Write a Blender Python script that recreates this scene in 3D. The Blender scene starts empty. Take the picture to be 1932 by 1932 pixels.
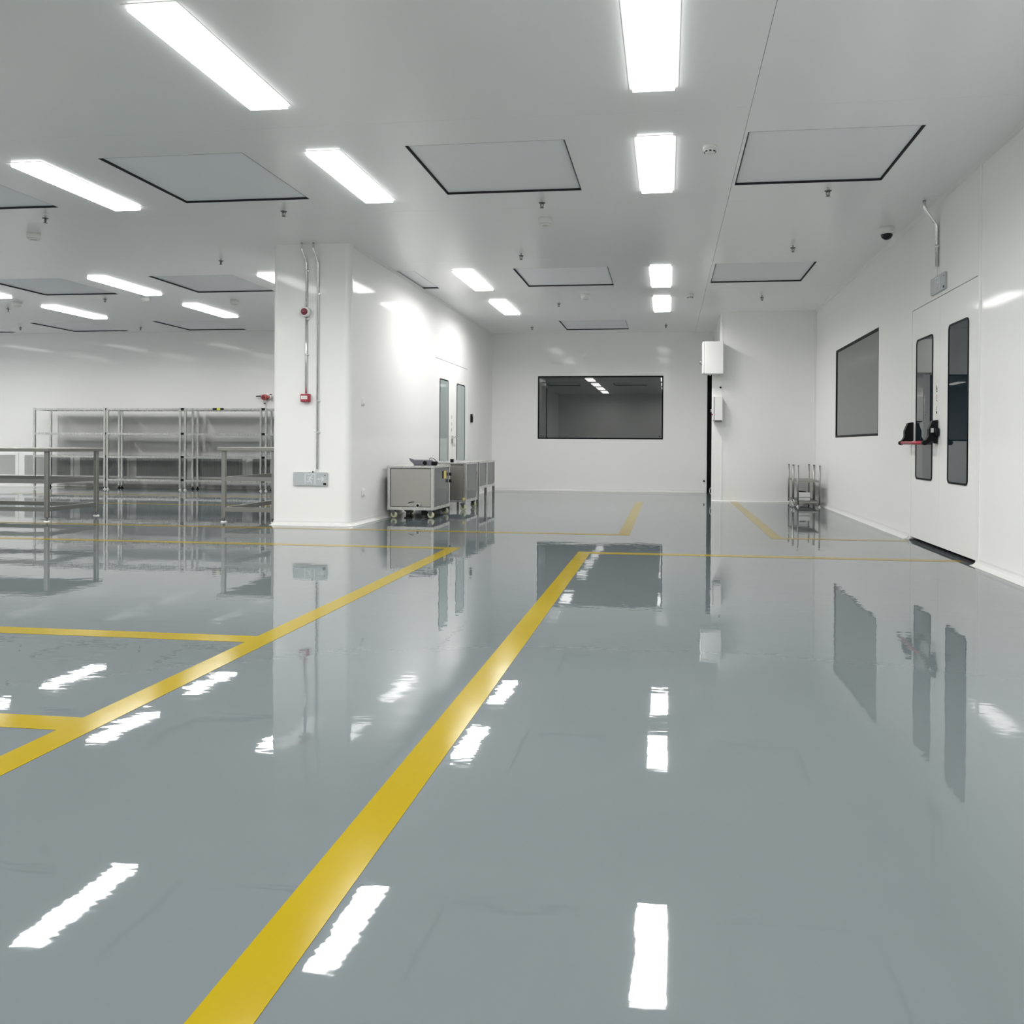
import bpy, bmesh, math, random
from mathutils import Vector, Matrix
random.seed(7)
PI = math.pi
S = bpy.context.scene
C = S.collection

# ------------------------------------------------------------------ camera
F_PX, W_PX = 1550.0, 1932.0
CX, CY = 1062.68, 848.46                 # principal point of the (perspective-corrected) photograph
YAW, PITCH, ROLL = 0.12599, 0.0062, -0.0063
CAM_H = 0.93
def camera_axes():
    cy, sy = math.cos(YAW), math.sin(YAW)
    fw = Vector((-sy, cy, 0)); rt = Vector((cy, sy, 0)); dn = Vector((0, 0, -1))
    cp, sp = math.cos(PITCH), math.sin(PITCH)
    fw2 = cp*fw + sp*dn; dn2 = cp*dn - sp*fw
    cr, sr = math.cos(ROLL), math.sin(ROLL)
    return cr*rt + sr*dn2, cr*dn2 - sr*rt, fw2
r_, d_, f_ = camera_axes()
cam = bpy.data.cameras.new('camera'); cam_o = bpy.data.objects.new('camera', cam); C.objects.link(cam_o)
cam.sensor_width = 36; cam.sensor_fit = 'HORIZONTAL'
cam.lens = 36*F_PX/W_PX
cam.shift_x = -(CX-W_PX/2)/W_PX
cam.shift_y = -(W_PX/2-CY)/W_PX
cam.clip_start = .05; cam.clip_end = 100
cam_o.matrix_world = Matrix(((r_.x, -d_.x, -f_.x, 0), (r_.y, -d_.y, -f_.y, 0), (r_.z, -d_.z, -f_.z, CAM_H), (0, 0, 0, 1)))
S.camera = cam_o

# ------------------------------------------------------------------ world, exposure
w = bpy.data.worlds.new('world'); S.world = w; w.use_nodes = True
w.node_tree.nodes['Background'].inputs[0].default_value = (.7, .75, .8, 1)
w.node_tree.nodes['Background'].inputs[1].default_value = 0.02
S.view_settings.view_transform = 'Standard'; S.view_settings.look = 'None'
S.view_settings.exposure = 0.0; S.view_settings.gamma = 1.0
S.view_settings.use_curve_mapping = False
S.cycles.use_denoising = True
S.cycles.max_bounces = 10; S.cycles.diffuse_bounces = 7; S.cycles.glossy_bounces = 6
S.cycles.sample_clamp_indirect = 6
S.cycles.caustics_reflective = False; S.cycles.caustics_refractive = False
S.cycles.use_light_tree = True
LIGHT_STRENGTH = 31.0                     # the ceiling light panels, the only lamps of the hall

# ------------------------------------------------------------------ materials
def mat(name, col, rough=.5, metal=0., spec=.5, ior=None, emit=None, es=0., coat=0., coat_rough=.05):
    m = bpy.data.materials.new(name); m.use_nodes = True
    b = m.node_tree.nodes['Principled BSDF']
    b.inputs['Base Color'].default_value = (*col, 1)
    b.inputs['Roughness'].default_value = rough
    b.inputs['Metallic'].default_value = metal
    b.inputs['Specular IOR Level'].default_value = spec
    if ior: b.inputs['IOR'].default_value = ior
    if coat:
        b.inputs['Coat Weight'].default_value = coat; b.inputs['Coat Roughness'].default_value = coat_rough
    if emit:
        b.inputs['Emission Color'].default_value = (*emit, 1); b.inputs['Emission Strength'].default_value = es
    return m
def noise_to(m, scale, detail=3, vec_scale=(1, 1, 1), col=None, rough=None, bump=None, dist=.01):
    """object-space noise driving colour, roughness or relief of material m"""
    nt = m.node_tree; N = nt.nodes; L = nt.links; b = N['Principled BSDF']
    tc = N.new('ShaderNodeTexCoord'); mp = N.new('ShaderNodeMapping'); no = N.new('ShaderNodeTexNoise')
    mp.inputs['Scale'].default_value = vec_scale
    no.inputs['Scale'].default_value = scale; no.inputs['Detail'].default_value = detail
    L.new(tc.outputs['Object'], mp.inputs[0]); L.new(mp.outputs[0], no.inputs['Vector'])
    if col:
        mx = N.new('ShaderNodeMix'); mx.data_type = 'RGBA'
        mx.inputs[6].default_value = (*col[0], 1); mx.inputs[7].default_value = (*col[1], 1)
        L.new(no.outputs[0], mx.inputs[0]); L.new(mx.outputs[2], b.inputs['Base Color'])
    if rough:
        mr = N.new('ShaderNodeMapRange'); mr.inputs[3].default_value = rough[0]; mr.inputs[4].default_value = rough[1]
        L.new(no.outputs[0], mr.inputs[0]); L.new(mr.outputs[0], b.inputs['Roughness'])
    if bump:
        bp = N.new('ShaderNodeBump'); bp.inputs['Strength'].default_value = bump; bp.inputs['Distance'].default_value = dist
        prev = b.inputs['Normal'].links
        if prev: L.new(prev[0].from_socket, bp.inputs['Normal'])
        L.new(no.outputs[0], bp.inputs['Height']); L.new(bp.outputs[0], b.inputs['Normal'])
        if b.inputs['Coat Weight'].default_value > 0: L.new(bp.outputs[0], b.inputs['Coat Normal'])
    return m

M = {}
M['floor'] = mat('grey_epoxy', (.30, .335, .345), .018, spec=.5)
noise_to(M['floor'], 1.1, 4, col=((.106, .126, .134), (.121, .142, .148)))
noise_to(M['floor'], 2.6, 2.0, bump=.16, dist=.006)
noise_to(M['floor'], 13, 2.0, (.5, 1.2, 1), bump=.14, dist=.0018)
M['wall'] = mat('white_wall_panel', (.865, .862, .848), .55, spec=.25, coat=.4, coat_rough=.07)
M['ceiling'] = mat('white_ceiling_panel', (.960, .962, .972), .22)
M['trim'] = mat('white_profile', (.84, .84, .82), .3)
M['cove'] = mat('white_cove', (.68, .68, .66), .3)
M['gap'] = mat('dark_joint', (.012, .014, .018), .6)
M['filter'] = mat('filter_mesh', (.945, .958, .985), .4, spec=.3)
M['light'] = mat('lamp_diffuser', (.9, .9, .9), .4, emit=(1, .99, .98), es=8.0)
M['lightedge'] = mat('added_lamp_edge_glow', (.9, .9, .9), .4, emit=(1, .99, .98), es=LIGHT_STRENGTH*.2)  # glowing rim added to the lamps to brighten the ceiling around them
M['white'] = mat('white_plastic', (.80, .80, .78), .35)
M['greywhite'] = mat('off_white_plastic', (.66, .67, .66), .4)
M['black'] = mat('black_plastic', (.004, .0045, .006), .4, spec=.2)
M['rubber'] = mat('black_rubber', (.012, .012, .013), .7)
M['glass'] = mat('dark_window_glass', (.008, .013, .014), .0, spec=.5, ior=2.0)
M['glass2'] = mat('grey_window_glass', (.040, .050, .046), .02, spec=.5, ior=2.0)
M['glass3'] = mat('door_window_glass', (.012, .022, .030), .0, spec=.5, ior=1.9)
M['glass4'] = mat('reflection_pale_glass', (.36, .42, .41), .02, spec=.5, ior=1.6)  # pale base colour stands in for reflections in the door panes
M['frame'] = mat('black_window_seal', (.003, .0035, .005), .5, spec=.12)
M['steel'] = mat('stainless_steel', (.68, .68, .66), .27, 1.)
noise_to(M['steel'], 30, 3, (1, 1, .06), rough=(.25, .30))
M['steel_dark'] = mat('dull_stainless_steel', (.34, .34, .315), .38, 1.)
M['steel_tub'] = mat('satin_steel_panel', (.50, .49, .46), .32, 1.)
M['galv'] = mat('galvanised_conduit', (.82, .83, .82), .25, 1.)
M['zinc'] = mat('sprinkler_metal', (.16, .17, .17), .4, .8)
M['red'] = mat('red_plastic', (.33, .025, .045), .35)
M['dred'] = mat('dark_red_lens', (.16, .01, .03), .2)
M['lred'] = mat('faded_red_enamel', (.50, .12, .11), .4)
M['bar'] = mat('red_push_bar', (.42, .045, .07), .3)
M['sign'] = mat('grey_sign_face', (.46, .49, .50), .35)
M['signmark'] = mat('pale_sign_mark', (.66, .69, .72), .4)
M['wheel'] = mat('cream_nylon_wheel', (.62, .62, .42), .4)
M['yellow'] = mat('yellow_tape', (.62, .47, .045), .13, spec=.06)
noise_to(M['yellow'], 2.2, 3, col=((.235, .172, .003), (.28, .208, .006)))
noise_to(M['yellow'], 2.6, 2.0, bump=.16, dist=.006)
noise_to(M['yellow'], 70, 2.0, bump=.10, dist=.001)
M['ystick'] = mat('yellow_sticker', (.72, .60, .18), .5)
M['hazard'] = mat('hazard_yellow', (.62, .66, .04), .5)
M['device'] = mat('mauve_grey_plastic', (.20, .19, .23), .45)
M['dark_panel'] = mat('dark_cart_panel', (.07, .08, .08), .12, spec=.6)

# ------------------------------------------------------------------ mesh helpers
def box(bm, x0, x1, y0, y1, z0, z1, bev=0., seg=2):
    vs = [bm.verts.new(p) for p in ((x0,y0,z0),(x1,y0,z0),(x1,y1,z0),(x0,y1,z0),(x0,y0,z1),(x1,y0,z1),(x1,y1,z1),(x0,y1,z1))]
    fs = [bm.faces.new([vs[i] for i in q]) for q in ((3,2,1,0),(4,5,6,7),(0,1,5,4),(1,2,6,5),(2,3,7,6),(3,0,4,7))]
    if bev > 0:
        es = {e for f in fs for e in f.edges}
        bmesh.ops.bevel(bm, geom=list(es), offset=bev, segments=seg, affect='EDGES', profile=.5)
def frame_of(a, b):
    a = Vector(a); b = Vector(b); d = (b-a).normalized()
    u = d.orthogonal().normalized(); return a, b, u, d.cross(u)
def cyl(bm, a, b, r, n=16, r2=None, caps=True):
    a, b, u, v = frame_of(a, b); r2 = r if r2 is None else r2
    A = [bm.verts.new(a+(u*math.cos(t)+v*math.sin(t))*r) for t in [2*PI*i/n for i in range(n)]]
    B = [bm.verts.new(b+(u*math.cos(t)+v*math.sin(t))*r2) for t in [2*PI*i/n for i in range(n)]]
    for i in range(n):
        f = bm.faces.new((A[i], A[(i+1) % n], B[(i+1) % n], B[i])); f.smooth = True
    if caps: bm.faces.new(A[::-1]); bm.faces.new(B)
def tube(bm, pts, r, n=10):
    pts = [Vector(p) for p in pts]; rings = []; u = None
    for i, p in enumerate(pts):
        d = (pts[min(i+1, len(pts)-1)]-pts[max(i-1, 0)]).normalized()
        u = d.orthogonal().normalized() if u is None else (u-d*u.dot(d)).normalized()
        v = d.cross(u)
        rings.append([bm.verts.new(p+(u*math.cos(2*PI*k/n)+v*math.sin(2*PI*k/n))*r) for k in range(n)])
    for a, b in zip(rings, rings[1:]):
        for k in range(n):
            f = bm.faces.new((a[k], a[(k+1) % n], b[(k+1) % n], b[k])); f.smooth = True
    bm.faces.new(rings[0][::-1]); bm.faces.new(rings[-1])
def lathe(bm, prof, axis='Z', o=(0, 0, 0), n=28):
    """prof: (radius, height) pairs, revolved round the axis through o"""
    o = Vector(o); rings = []
    for r, h in prof:
        ring = []
        for k in range(n):
            c, s = math.cos(2*PI*k/n)*r, math.sin(2*PI*k/n)*r
            p = {'Z': (c, s, h), 'Y': (c, h, s), 'X': (h, c, s)}[axis]
            ring.append(bm.verts.new(o+Vector(p)))
        rings.append(ring)
    for a, b in zip(rings, rings[1:]):
        for k in range(n):
            f = bm.faces.new((a[k], a[(k+1) % n], b[(k+1) % n], b[k])); f.smooth = True
    bm.faces.new(rings[0][::-1]); bm.faces.new(rings[-1])
def prism(bm, poly, plane, d0, d1):
    """poly 2D extruded from d0 to d1 along the axis missing from plane ('XZ','YZ','XY')"""
    def P(p, d):
        return {'XZ': (p[0], d, p[1]), 'YZ': (d, p[0], p[1]), 'XY': (p[0], p[1], d)}[plane]
    A = [bm.verts.new(P(p, d0)) for p in poly]; B = [bm.verts.new(P(p, d1)) for p in poly]; n = len(poly)
    bm.faces.new(A); bm.faces.new(B[::-1])
    for i in range(n): bm.faces.new((A[i], B[i], B[(i+1) % n], A[(i+1) % n]))
def stroke(bm, p, q, wd, plane, d0, d1):
    """a flat bar from 2D point p to q"""
    p = Vector(p); q = Vector(q); t = (q-p).normalized(); n_ = Vector((-t.y, t.x))*wd/2; e = t*wd*.3
    prism(bm, [p-e-n_, q+e-n_, q+e+n_, p-e+n_], plane, d0, d1)
def holed(bm, u0, u1, v0, v1, holes, plane, d0, d1):
    """slab in plane from depth d0 (seen side) to d1 with rectangular openings holes=[(u0,u1,v0,v1)]"""
    us = sorted({u0, u1, *[h[0] for h in holes], *[h[1] for h in holes]}); vs = sorted({v0, v1, *[h[2] for h in holes], *[h[3] for h in holes]})
    us = [x for x in us if u0 <= x <= u1]; vs = [x for x in vs if v0 <= x <= v1]
    def P(u, v, d): return {'XZ': (u, d, v), 'YZ': (d, u, v), 'XY': (u, v, d)}[plane]
    cache = {}
    def V(u, v, d):
        k = (u, v, d)
        if k not in cache: cache[k] = bm.verts.new(P(u, v, d))
        return cache[k]
    def solid(i, j):
        if i < 0 or j < 0 or i >= len(us)-1 or j >= len(vs)-1: return False
        cu, cv = (us[i]+us[i+1])/2, (vs[j]+vs[j+1])/2
        return not any(h[0] < cu < h[1] and h[2] < cv < h[3] for h in holes)
    for i in range(len(us)-1):
        for j in range(len(vs)-1):
            if not solid(i, j): continue
            a, b, c, d = us[i], us[i+1], vs[j], vs[j+1]
            for dd in (d0, d1): bm.faces.new([V(a, c, dd), V(b, c, dd), V(b, d, dd), V(a, d, dd)])
            for (ni, nj, p, q) in ((i-1, j, (a, c), (a, d)), (i+1, j, (b, c), (b, d)), (i, j-1, (a, c), (b, c)), (i, j+1, (a, d), (b, d))):
                if not solid(ni, nj): bm.faces.new([V(*p, d0), V(*q, d0), V(*q, d1), V(*p, d1)])
    bmesh.ops.recalc_face_normals(bm, faces=bm.faces[:])
def new(): return bmesh.new()
def make(f, *a, **k):
    bm = new(); f(bm, *a, **k); return bm
def obj(name, bm, m, parent=None, label=None, recalc=True):
    if recalc: bmesh.ops.recalc_face_normals(bm, faces=bm.faces[:])
    me = bpy.data.meshes.new(name); bm.to_mesh(me); bm.free()
    me.materials.append(M[m] if isinstance(m, str) else m)
    o = bpy.data.objects.new(name, me); C.objects.link(o)
    if parent: o.parent = parent
    if label: o['label'] = label
    return o
def tag(o, label, cat=None, group=None, kind=None):
    o['label'] = label
    if cat: o['category'] = cat
    if group: o['group'] = group
    if kind: o['kind'] = kind
    return o
def thing(name, label, cat, loc=(0, 0, 0), rz=0, group=None, kind=None):
    o = bpy.data.objects.new(name, None); C.objects.link(o); o.empty_display_size = .1
    o.location = loc; o.rotation_euler = (0, 0, rz)
    return tag(o, label, cat, group, kind)
KIDS = {}
def kids(o): return [c for c in bpy.data.objects if c.parent == o]
def dup(root, loc, label, rz=None, group=None):
    r = root.copy(); C.objects.link(r); r.location = loc
    if rz is not None: r.rotation_euler = (0, 0, rz)
    r['label'] = label
    if group: r['group'] = group
    for ch in kids(root):
        c = ch.copy(); C.objects.link(c); c.parent = r
        for g in kids(ch):
            d = g.copy(); C.objects.link(d); d.parent = c
    return r
def struct(name, bm, m, label, parent=None):
    o = obj(name, bm, m, parent)
    o['kind'] = 'structure'; o['label'] = label
    return o

# ------------------------------------------------------------------ setting: sizes of the hall
H = 3.16                                  # ceiling height
XR = 2.42                                 # right wall
YS = 13.95                                # wall facing the camera beside the right wall
XC = 0.89                                 # its free edge
YF = 16.3                                 # far wall of the corridor
XM = -3.52                                # long wall left of the corridor
YC = 8.80; XL0 = -4.42                    # front of the column block
YL = 15.5                                 # far wall of the left bay
XL = -16.5; YB = -3.6; XBL = -4.8

floor = struct('floor', make(box, XL-.1, XR+.4, YB-.2, YF+.4, -.1, 0), 'floor', 'glossy grey epoxy floor with wavy reflections')

# ceiling: strips of panels with openings for filters and lights
FW = 1.21
FFU = []                                  # (x0, y0, label)
near = 5.97; mid = 10.28; far = 14.12
FFU += [(-1.97, near, 'square ceiling filter panel nearest the camera, between the middle light and the right light'),
        (0.555, near, 'square ceiling filter panel cut by the top edge, above the right wall doors'),
        (-4.47, near, 'square ceiling filter panel between the two big left ceiling lights'),
        (-6.98, near, 'square ceiling filter panel cut off by the left edge of the photo'),
        (-1.965, mid, 'square ceiling filter panel right of the corridor lights, middle one of its row of three'),
        (0.57, mid-.04, 'square ceiling filter panel over the corner with the small steel racks'),
        (-4.47, mid, 'square ceiling filter panel hidden above the column'),
        (-6.96, mid, 'square ceiling filter panel just left of the column top'),
        (-9.45, mid, 'square ceiling filter panel at far left beside the second row of lights'),
        (-11.95, mid, 'square ceiling filter panel beyond the left edge in the second row'),
        (-1.96, 14.68, 'farthest square ceiling filter panel, in front of the large dark window'),
        (-9.47, far, 'square ceiling filter panel in the last row of the left bay, beside the column'),
        (-11.97, far, 'square ceiling filter panel in the last row of the left bay, left one'),
        (-14.47, far, 'square ceiling filter panel in the far left corner of the left bay'),
        (-6.97, far, 'square ceiling filter panel of the last row hidden behind the column')]
for x in (-6.98, -4.47, -1.97, .555):
    FFU.append((x, 1.64, 'square ceiling filter panel behind the viewpoint'))
LW, LL = .27, 1.27
LIGHTS = [(-.105, 5.98, 'wide lit ceiling panel at top right, nearest of the right row of lights'),
          (-2.635, 6.01, 'long lit ceiling panel at top middle, nearest of the corridor left row'),
          (-5.12, 6.00, 'long lit ceiling panel at top left of the photo'),
          (-.10, 10.32, 'lit ceiling panel second in the right row of lights'),
          (-.10, 12.46, 'smallest lit ceiling panel, last in the right row of lights'),
          (-2.63, 10.34, 'lit ceiling panel in the middle of the ceiling, second of the corridor left row'),
          (-2.64, 12.56, 'lit ceiling panel last of the corridor left row, before the far wall'),
          (-5.28, 10.30, 'lit ceiling panel mostly hidden by the left edge of the column'),
          (-7.70, 10.26, 'lit ceiling panel in the left bay, uppermost of its group of three'),
          (-10.22, 10.30, 'lit ceiling panel cut by the left edge of the photo'),
          (-7.68, 12.44, 'lit ceiling panel in the left bay, closest to the column'),
          (-10.14, 12.38, 'lit ceiling panel in the left bay, lower left of its group'),
          (-5.2, 12.44, 'lit ceiling panel hidden behind the column'),
          (-12.65, 12.38, 'lit ceiling panel beyond the left edge, rear row')]
LIGHTS += [(-.10, 3.9, 'lit ceiling panel nearest overhead in the right row, above the photo edge'),
           (-2.63, 3.9, 'lit ceiling panel nearest overhead in the corridor left row, above the photo edge')]
hidden = []
for y in (1.66, -.45, -2.6):
    for x in (-.10, -2.63): hidden.append((x, y))
for x in (-7.7, -10.2): hidden.append((x, 6.0))
for x in (-5.12, -7.7, -10.2): hidden.append((x, 1.8))
hidden += [(-15.2, 10.3), (-15.2, 12.4), (-15.2, 6.0), (-7.7, 3.9), (-10.2, 3.9), (-12.7, 2.3), (-12.7, 10.3), (-12.7, 6.0), (1.5, 1.66)]  # mostly extra unseen panels, added to brighten the left bay
seams = [YB-.1]+[7.65+2.12*k for k in range(-5, 5)]+[YF+.3]
ceiling = thing('ceiling', 'white ceiling of long metal panels with faint seams', None, (0, 0, 0), kind='structure')
obj('ceiling_deck', make(box, XL-.1, XR+.3, YB-.2, YF+.4, H+.10, H+.2), 'gap', ceiling)
allh = [(x, x+FW, y, y+FW) for x, y, _ in FFU]+[(x-LW/2, x+LW/2, y, y+LL) for x, y, _ in LIGHTS]+[(x-LW/2, x+LW/2, y, y+LL) for x, y in hidden]
xs = [XL-.05, -12.05, -7.05, -2.0-.05, .53, XR+.15]
for a, b in zip(seams, seams[1:]):
    for xa, xb in ((XL-.05, .53), (.53, XR+.15)):
        hs = [h for h in allh if h[2] > a and h[3] < b and h[0] > xa-.02 and h[1] < xb+.02]
        bm = new(); holed(bm, xa+.0015, xb-.0015, a+.0015, b-.0015, hs, 'XY', H, H+.06)
        obj('panel', bm, 'ceiling', ceiling)

def ring(bm, w, l, t, z0, z1, out=0.):
    """rectangular ring w x l centred on the origin, width t inwards from the edge (plus out outwards)"""
    a, b = w/2+out, l/2+out
    box(bm, -a, a, -b, -b+t, z0, z1); box(bm, -a, a, b-t, b, z0, z1)
    box(bm, -a, -a+t, -b+t, b-t, z0, z1); box(bm, a-t, a, -b+t, b-t, z0, z1)
# filter panel
t0 = thing('ceiling_filter_panel', FFU[0][2], 'ceiling panel', (FFU[0][0]+FW/2, FFU[0][1]+FW/2, H), group='square filter panels in the ceiling')
obj('frame', make(ring, FW, FW, .007, .001, .058), 'gap', t0)
obj('filter_face', make(box, -FW/2+.011, FW/2-.011, -FW/2+.011, FW/2-.011, .017, .05, .004, 1), 'filter', t0)
for x, y, lb in FFU[1:]: dup(t0, (x+FW/2, y+FW/2, H), lb)
# lights
l0 = thing('ceiling_light', LIGHTS[0][2], 'ceiling light', (LIGHTS[0][0], LIGHTS[0][1]+LL/2, H), group='lit panels in the ceiling')
obj('light_frame', make(ring, LW, LL, .020, -.0025, .0, .018), 'trim', l0)
obj('diffuser', make(box, -LW/2+.006, LW/2-.006, -LL/2+.006, LL/2-.006, -.022, .03), 'light', l0)
bm = new(); ea, eb = LW/2-.0055, LL/2-.0055
for p, q in (((-ea, -eb), (ea, -eb)), ((ea, -eb), (ea, eb)), ((ea, eb), (-ea, eb)), ((-ea, eb), (-ea, -eb))):
    bm.faces.new([bm.verts.new((*p, -.022)), bm.verts.new((*q, -.022)), bm.verts.new((*q, -.005)), bm.verts.new((*p, -.005))])
obj('added_edge_glow', bm, 'lightedge', l0, recalc=False)
ld = bpy.data.lights.new('lamp', 'AREA'); ld.shape = 'RECTANGLE'; ld.size = LW-.011; ld.size_y = LL-.011
ld.energy = LIGHT_STRENGTH*PI*ld.size*ld.size_y; ld.color = (1, .985, .97); ld.spread = math.radians(163)
lo = bpy.data.objects.new('lamp', ld); C.objects.link(lo); lo.parent = l0; lo.location = (0, 0, -.0235); lo.visible_camera = True
for x, y, lb in LIGHTS[1:]: dup(l0, (x, y+LL/2, H), lb)
for x, y in hidden: dup(l0, (x, y+LL/2, H), 'lit ceiling panel unseen from the viewpoint, some added to brighten the left bay, outside the photo', group='lit panels outside the photo')

# walls ------------------------------------------------------------
D1 = (6.845, 8.595, 0.0, 2.285)           # right wall double door (y0,y1,z0,z1)
W2 = (9.90, 12.34, 1.055, 2.315)          # right wall window
bm = new(); holed(bm, YB-.1, YS+.1, 0, H, [D1, W2], 'YZ', XR, XR+.1)
struct('wall_right', bm, 'wall', 'glossy white right wall with double doors and a dark window')
D2 = (12.215, 14.26, 0.0, 2.255)
bm = new(); holed(bm, 9.6, YF, 0, H, [D2], 'YZ', XM, XM-.2)
struct('wall_middle', bm, 'wall', 'long white wall along the left of the corridor with a windowed double door')
W1 = (-2.585, -.085, 1.043, 2.30)
SL = (.762, .872, .0, 2.33)
bm = new(); holed(bm, XM-.3, XR+.1, 0, H, [W1, SL], 'XZ', YF, YF+.1)
struct('wall_far', bm, 'wall', 'grey white far wall with the large dark window')
struct('wall_alcove', make(box, .874, .95, YS+.1, YF-.002, 0, H), 'wall', 'short wall behind the electrical boxes leading to the far wall')
struct('wall_corner', make(box, XC, XR, YS, YS+.1, 0, H), 'wall', 'plain white wall facing the camera behind the small steel racks')
bm = new(); box(bm, .735, XC-.001, YS, YS+.06, 0, 2.33, .004, 2)
struct('trim_1', bm, 'wall', 'narrow white post left of the plain wall, below the electrical box')
struct('wall_back', make(box, XBL, XR, YB-.1, YB, 0, H), 'wall', 'white wall behind the viewpoint')
struct('wall_back_left', make(box, XBL-.1, XBL, YB-.1, .1, 0, H), 'wall', 'white side wall behind the viewpoint')
struct('wall_near_left', make(box, XL, XBL, 0, .1, 0, H), 'wall', 'white near wall of the left bay outside the photo')
struct('wall_left', make(box, XL-.1, XL, 0, YL+.1, 0, H), 'wall', 'white left wall outside the photo')
struct('wall_far_left', make(box, XL-.1, XM-.2, YL, YL+.1, 0, H), 'wall', 'white far wall of the left bay behind the steel shelving')
# column block with rounded front corners
def rounded(x0, x1, y0, y1, r1, r2):
    P = []
    for k in range(25):
        t = PI+PI/2*k/24; P.append((x0+r1+r1*math.cos(t), y0+r1+r1*math.sin(t)))
    for k in range(31):
        t = 1.5*PI+PI/2*k/30; P.append((x1-r2+r2*math.cos(t), y0+r2+r2*math.sin(t)))
    return P+[(x1, y1), (x0, y1)]
bm = new(); prism(bm, rounded(XL0, XM, YC, 9.6, .03, .075), 'XY', 0, H)
o = struct('wall_column', bm, 'wall', 'white column block with rounded corners carrying two conduits and the exit sign')
# dark slot room beyond the far doorway
bm = new()
box(bm, .70, .95, YF+.35, YF+.4, -.02, 2.4); box(bm, .70, .75, YF+.101, YF+.4, 0, 2.4); box(bm, .90, .95, YF+.101, YF+.4, 0, 2.4); box(bm, .7, .95, YF+.101, YF+.4, 2.34, 2.4)
struct('trim_2', bm, 'gap', 'dark narrow gap at the right end of the far wall')
bm = new(); box(bm, .735, .768, YF-.012, YF+.0, 0, 2.36, .003, 1)
struct('trim_3', bm, 'trim', 'pale upright strip along the dark gap in the far wall')

# coves along the floor
def cove(bm, p, q, nrm, h=.055, n=5):
    """concave quarter fillet from p to q (2D), nrm points from the wall into the room"""
    p = Vector((*p, 0)); q = Vector((*q, 0)); nv = Vector((*nrm, 0)); pr = [(0, 0), (0, h)]
    for k in range(n+1):
        t = PI/2*k/n; pr.append((h-h*math.cos(t)+.004, h-h*math.sin(t)+.003))
    pr.append((h+.004, 0))
    A = [bm.verts.new(p+nv*(a)+Vector((0, 0, b))) for a, b in pr]; B = [bm.verts.new(q+nv*(a)+Vector((0, 0, b))) for a, b in pr]
    m = len(pr); bm.faces.new(A); bm.faces.new(B[::-1])
    for i in range(m): bm.faces.new((A[i], B[i], B[(i+1) % m], A[(i+1) % m]))
def cove_sweep(bm, pts, h=.05, n=5):
    pr = [(0, 0), (0, h)]+[(h-h*math.cos(PI/2*k/n)+.004, h-h*math.sin(PI/2*k/n)+.003) for k in range(n+1)]+[(h+.004, 0)]
    R_ = [[bm.verts.new((x+nx*a, y+ny*a, b)) for a, b in pr] for x, y, nx, ny in pts]; m = len(pr)
    for A, B in zip(R_, R_[1:]):
        for i in range(m): bm.faces.new((A[i], B[i], B[(i+1) % m], A[(i+1) % m]))
    bm.faces.new(R_[0]); bm.faces.new(R_[-1][::-1])
def cv(name, segs, label, m='cove'):
    bm = new()
    for s in segs: cove(bm, *s)
    struct(name, bm, m, label)
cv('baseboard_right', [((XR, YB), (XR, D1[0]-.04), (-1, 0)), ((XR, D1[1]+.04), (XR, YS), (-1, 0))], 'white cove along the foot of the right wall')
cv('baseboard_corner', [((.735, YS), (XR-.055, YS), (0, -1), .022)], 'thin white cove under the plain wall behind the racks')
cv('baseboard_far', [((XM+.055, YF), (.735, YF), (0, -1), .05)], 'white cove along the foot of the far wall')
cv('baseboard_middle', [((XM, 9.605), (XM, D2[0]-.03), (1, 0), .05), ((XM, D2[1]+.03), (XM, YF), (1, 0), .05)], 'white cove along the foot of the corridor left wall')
arc = [(XL0, 9.6, -1, 0)]
arc += [(XL0+.03+.03*math.cos(t), YC+.03+.03*math.sin(t), math.cos(t), math.sin(t)) for t in [PI+PI/2*k/6 for k in range(7)]]
arc += [(XM-.075+.075*math.cos(t), YC+.075+.075*math.sin(t), math.cos(t), math.sin(t)) for t in [1.5*PI+PI/2*k/8 for k in range(9)]]
arc += [(XM, 9.6, 1, 0)]
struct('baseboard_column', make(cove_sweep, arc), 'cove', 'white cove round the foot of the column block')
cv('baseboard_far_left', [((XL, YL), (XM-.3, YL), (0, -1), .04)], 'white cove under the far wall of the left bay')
# ceiling and corner profiles
def tb(name, b, label, m='trim'): struct(name, make(box, *b), m, label)
bm = new(); cvh = [(0, 0), (.03, 0), (.022, -.012), (.012, -.022), (0, -.03)]
prism(bm, [(XR-a, H+b) for a, b in cvh], 'XZ', YB, YS); struct('trim_4', bm, 'trim', 'white corner profile between ceiling and right wall')
bm = new(); prism(bm, [(XM+a, H+b) for a, b in cvh], 'XZ', YC+.1, YF); struct('trim_5', bm, 'wall', 'white corner profile between ceiling and corridor left wall')
tb('trim_6', (XR-.045, XR, YS-.045, YS, 0, H), 'white upright profile in the corner behind the small racks')
tb('trim_7', (XR-.008, XR, 6.76, 6.80, 0, 3.16), 'thin upright profile on the right wall beside the double door')
tb('trim_8', (XC-.004, XC+.022, YS-.006, YS, 0, H), 'thin upright profile along the free edge of the plain wall')
tb('trim_9', (XL0+.03, XL0+.038, YC-.002, YC, .06, H), 'fine upright seam near the left edge of the column')

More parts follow.
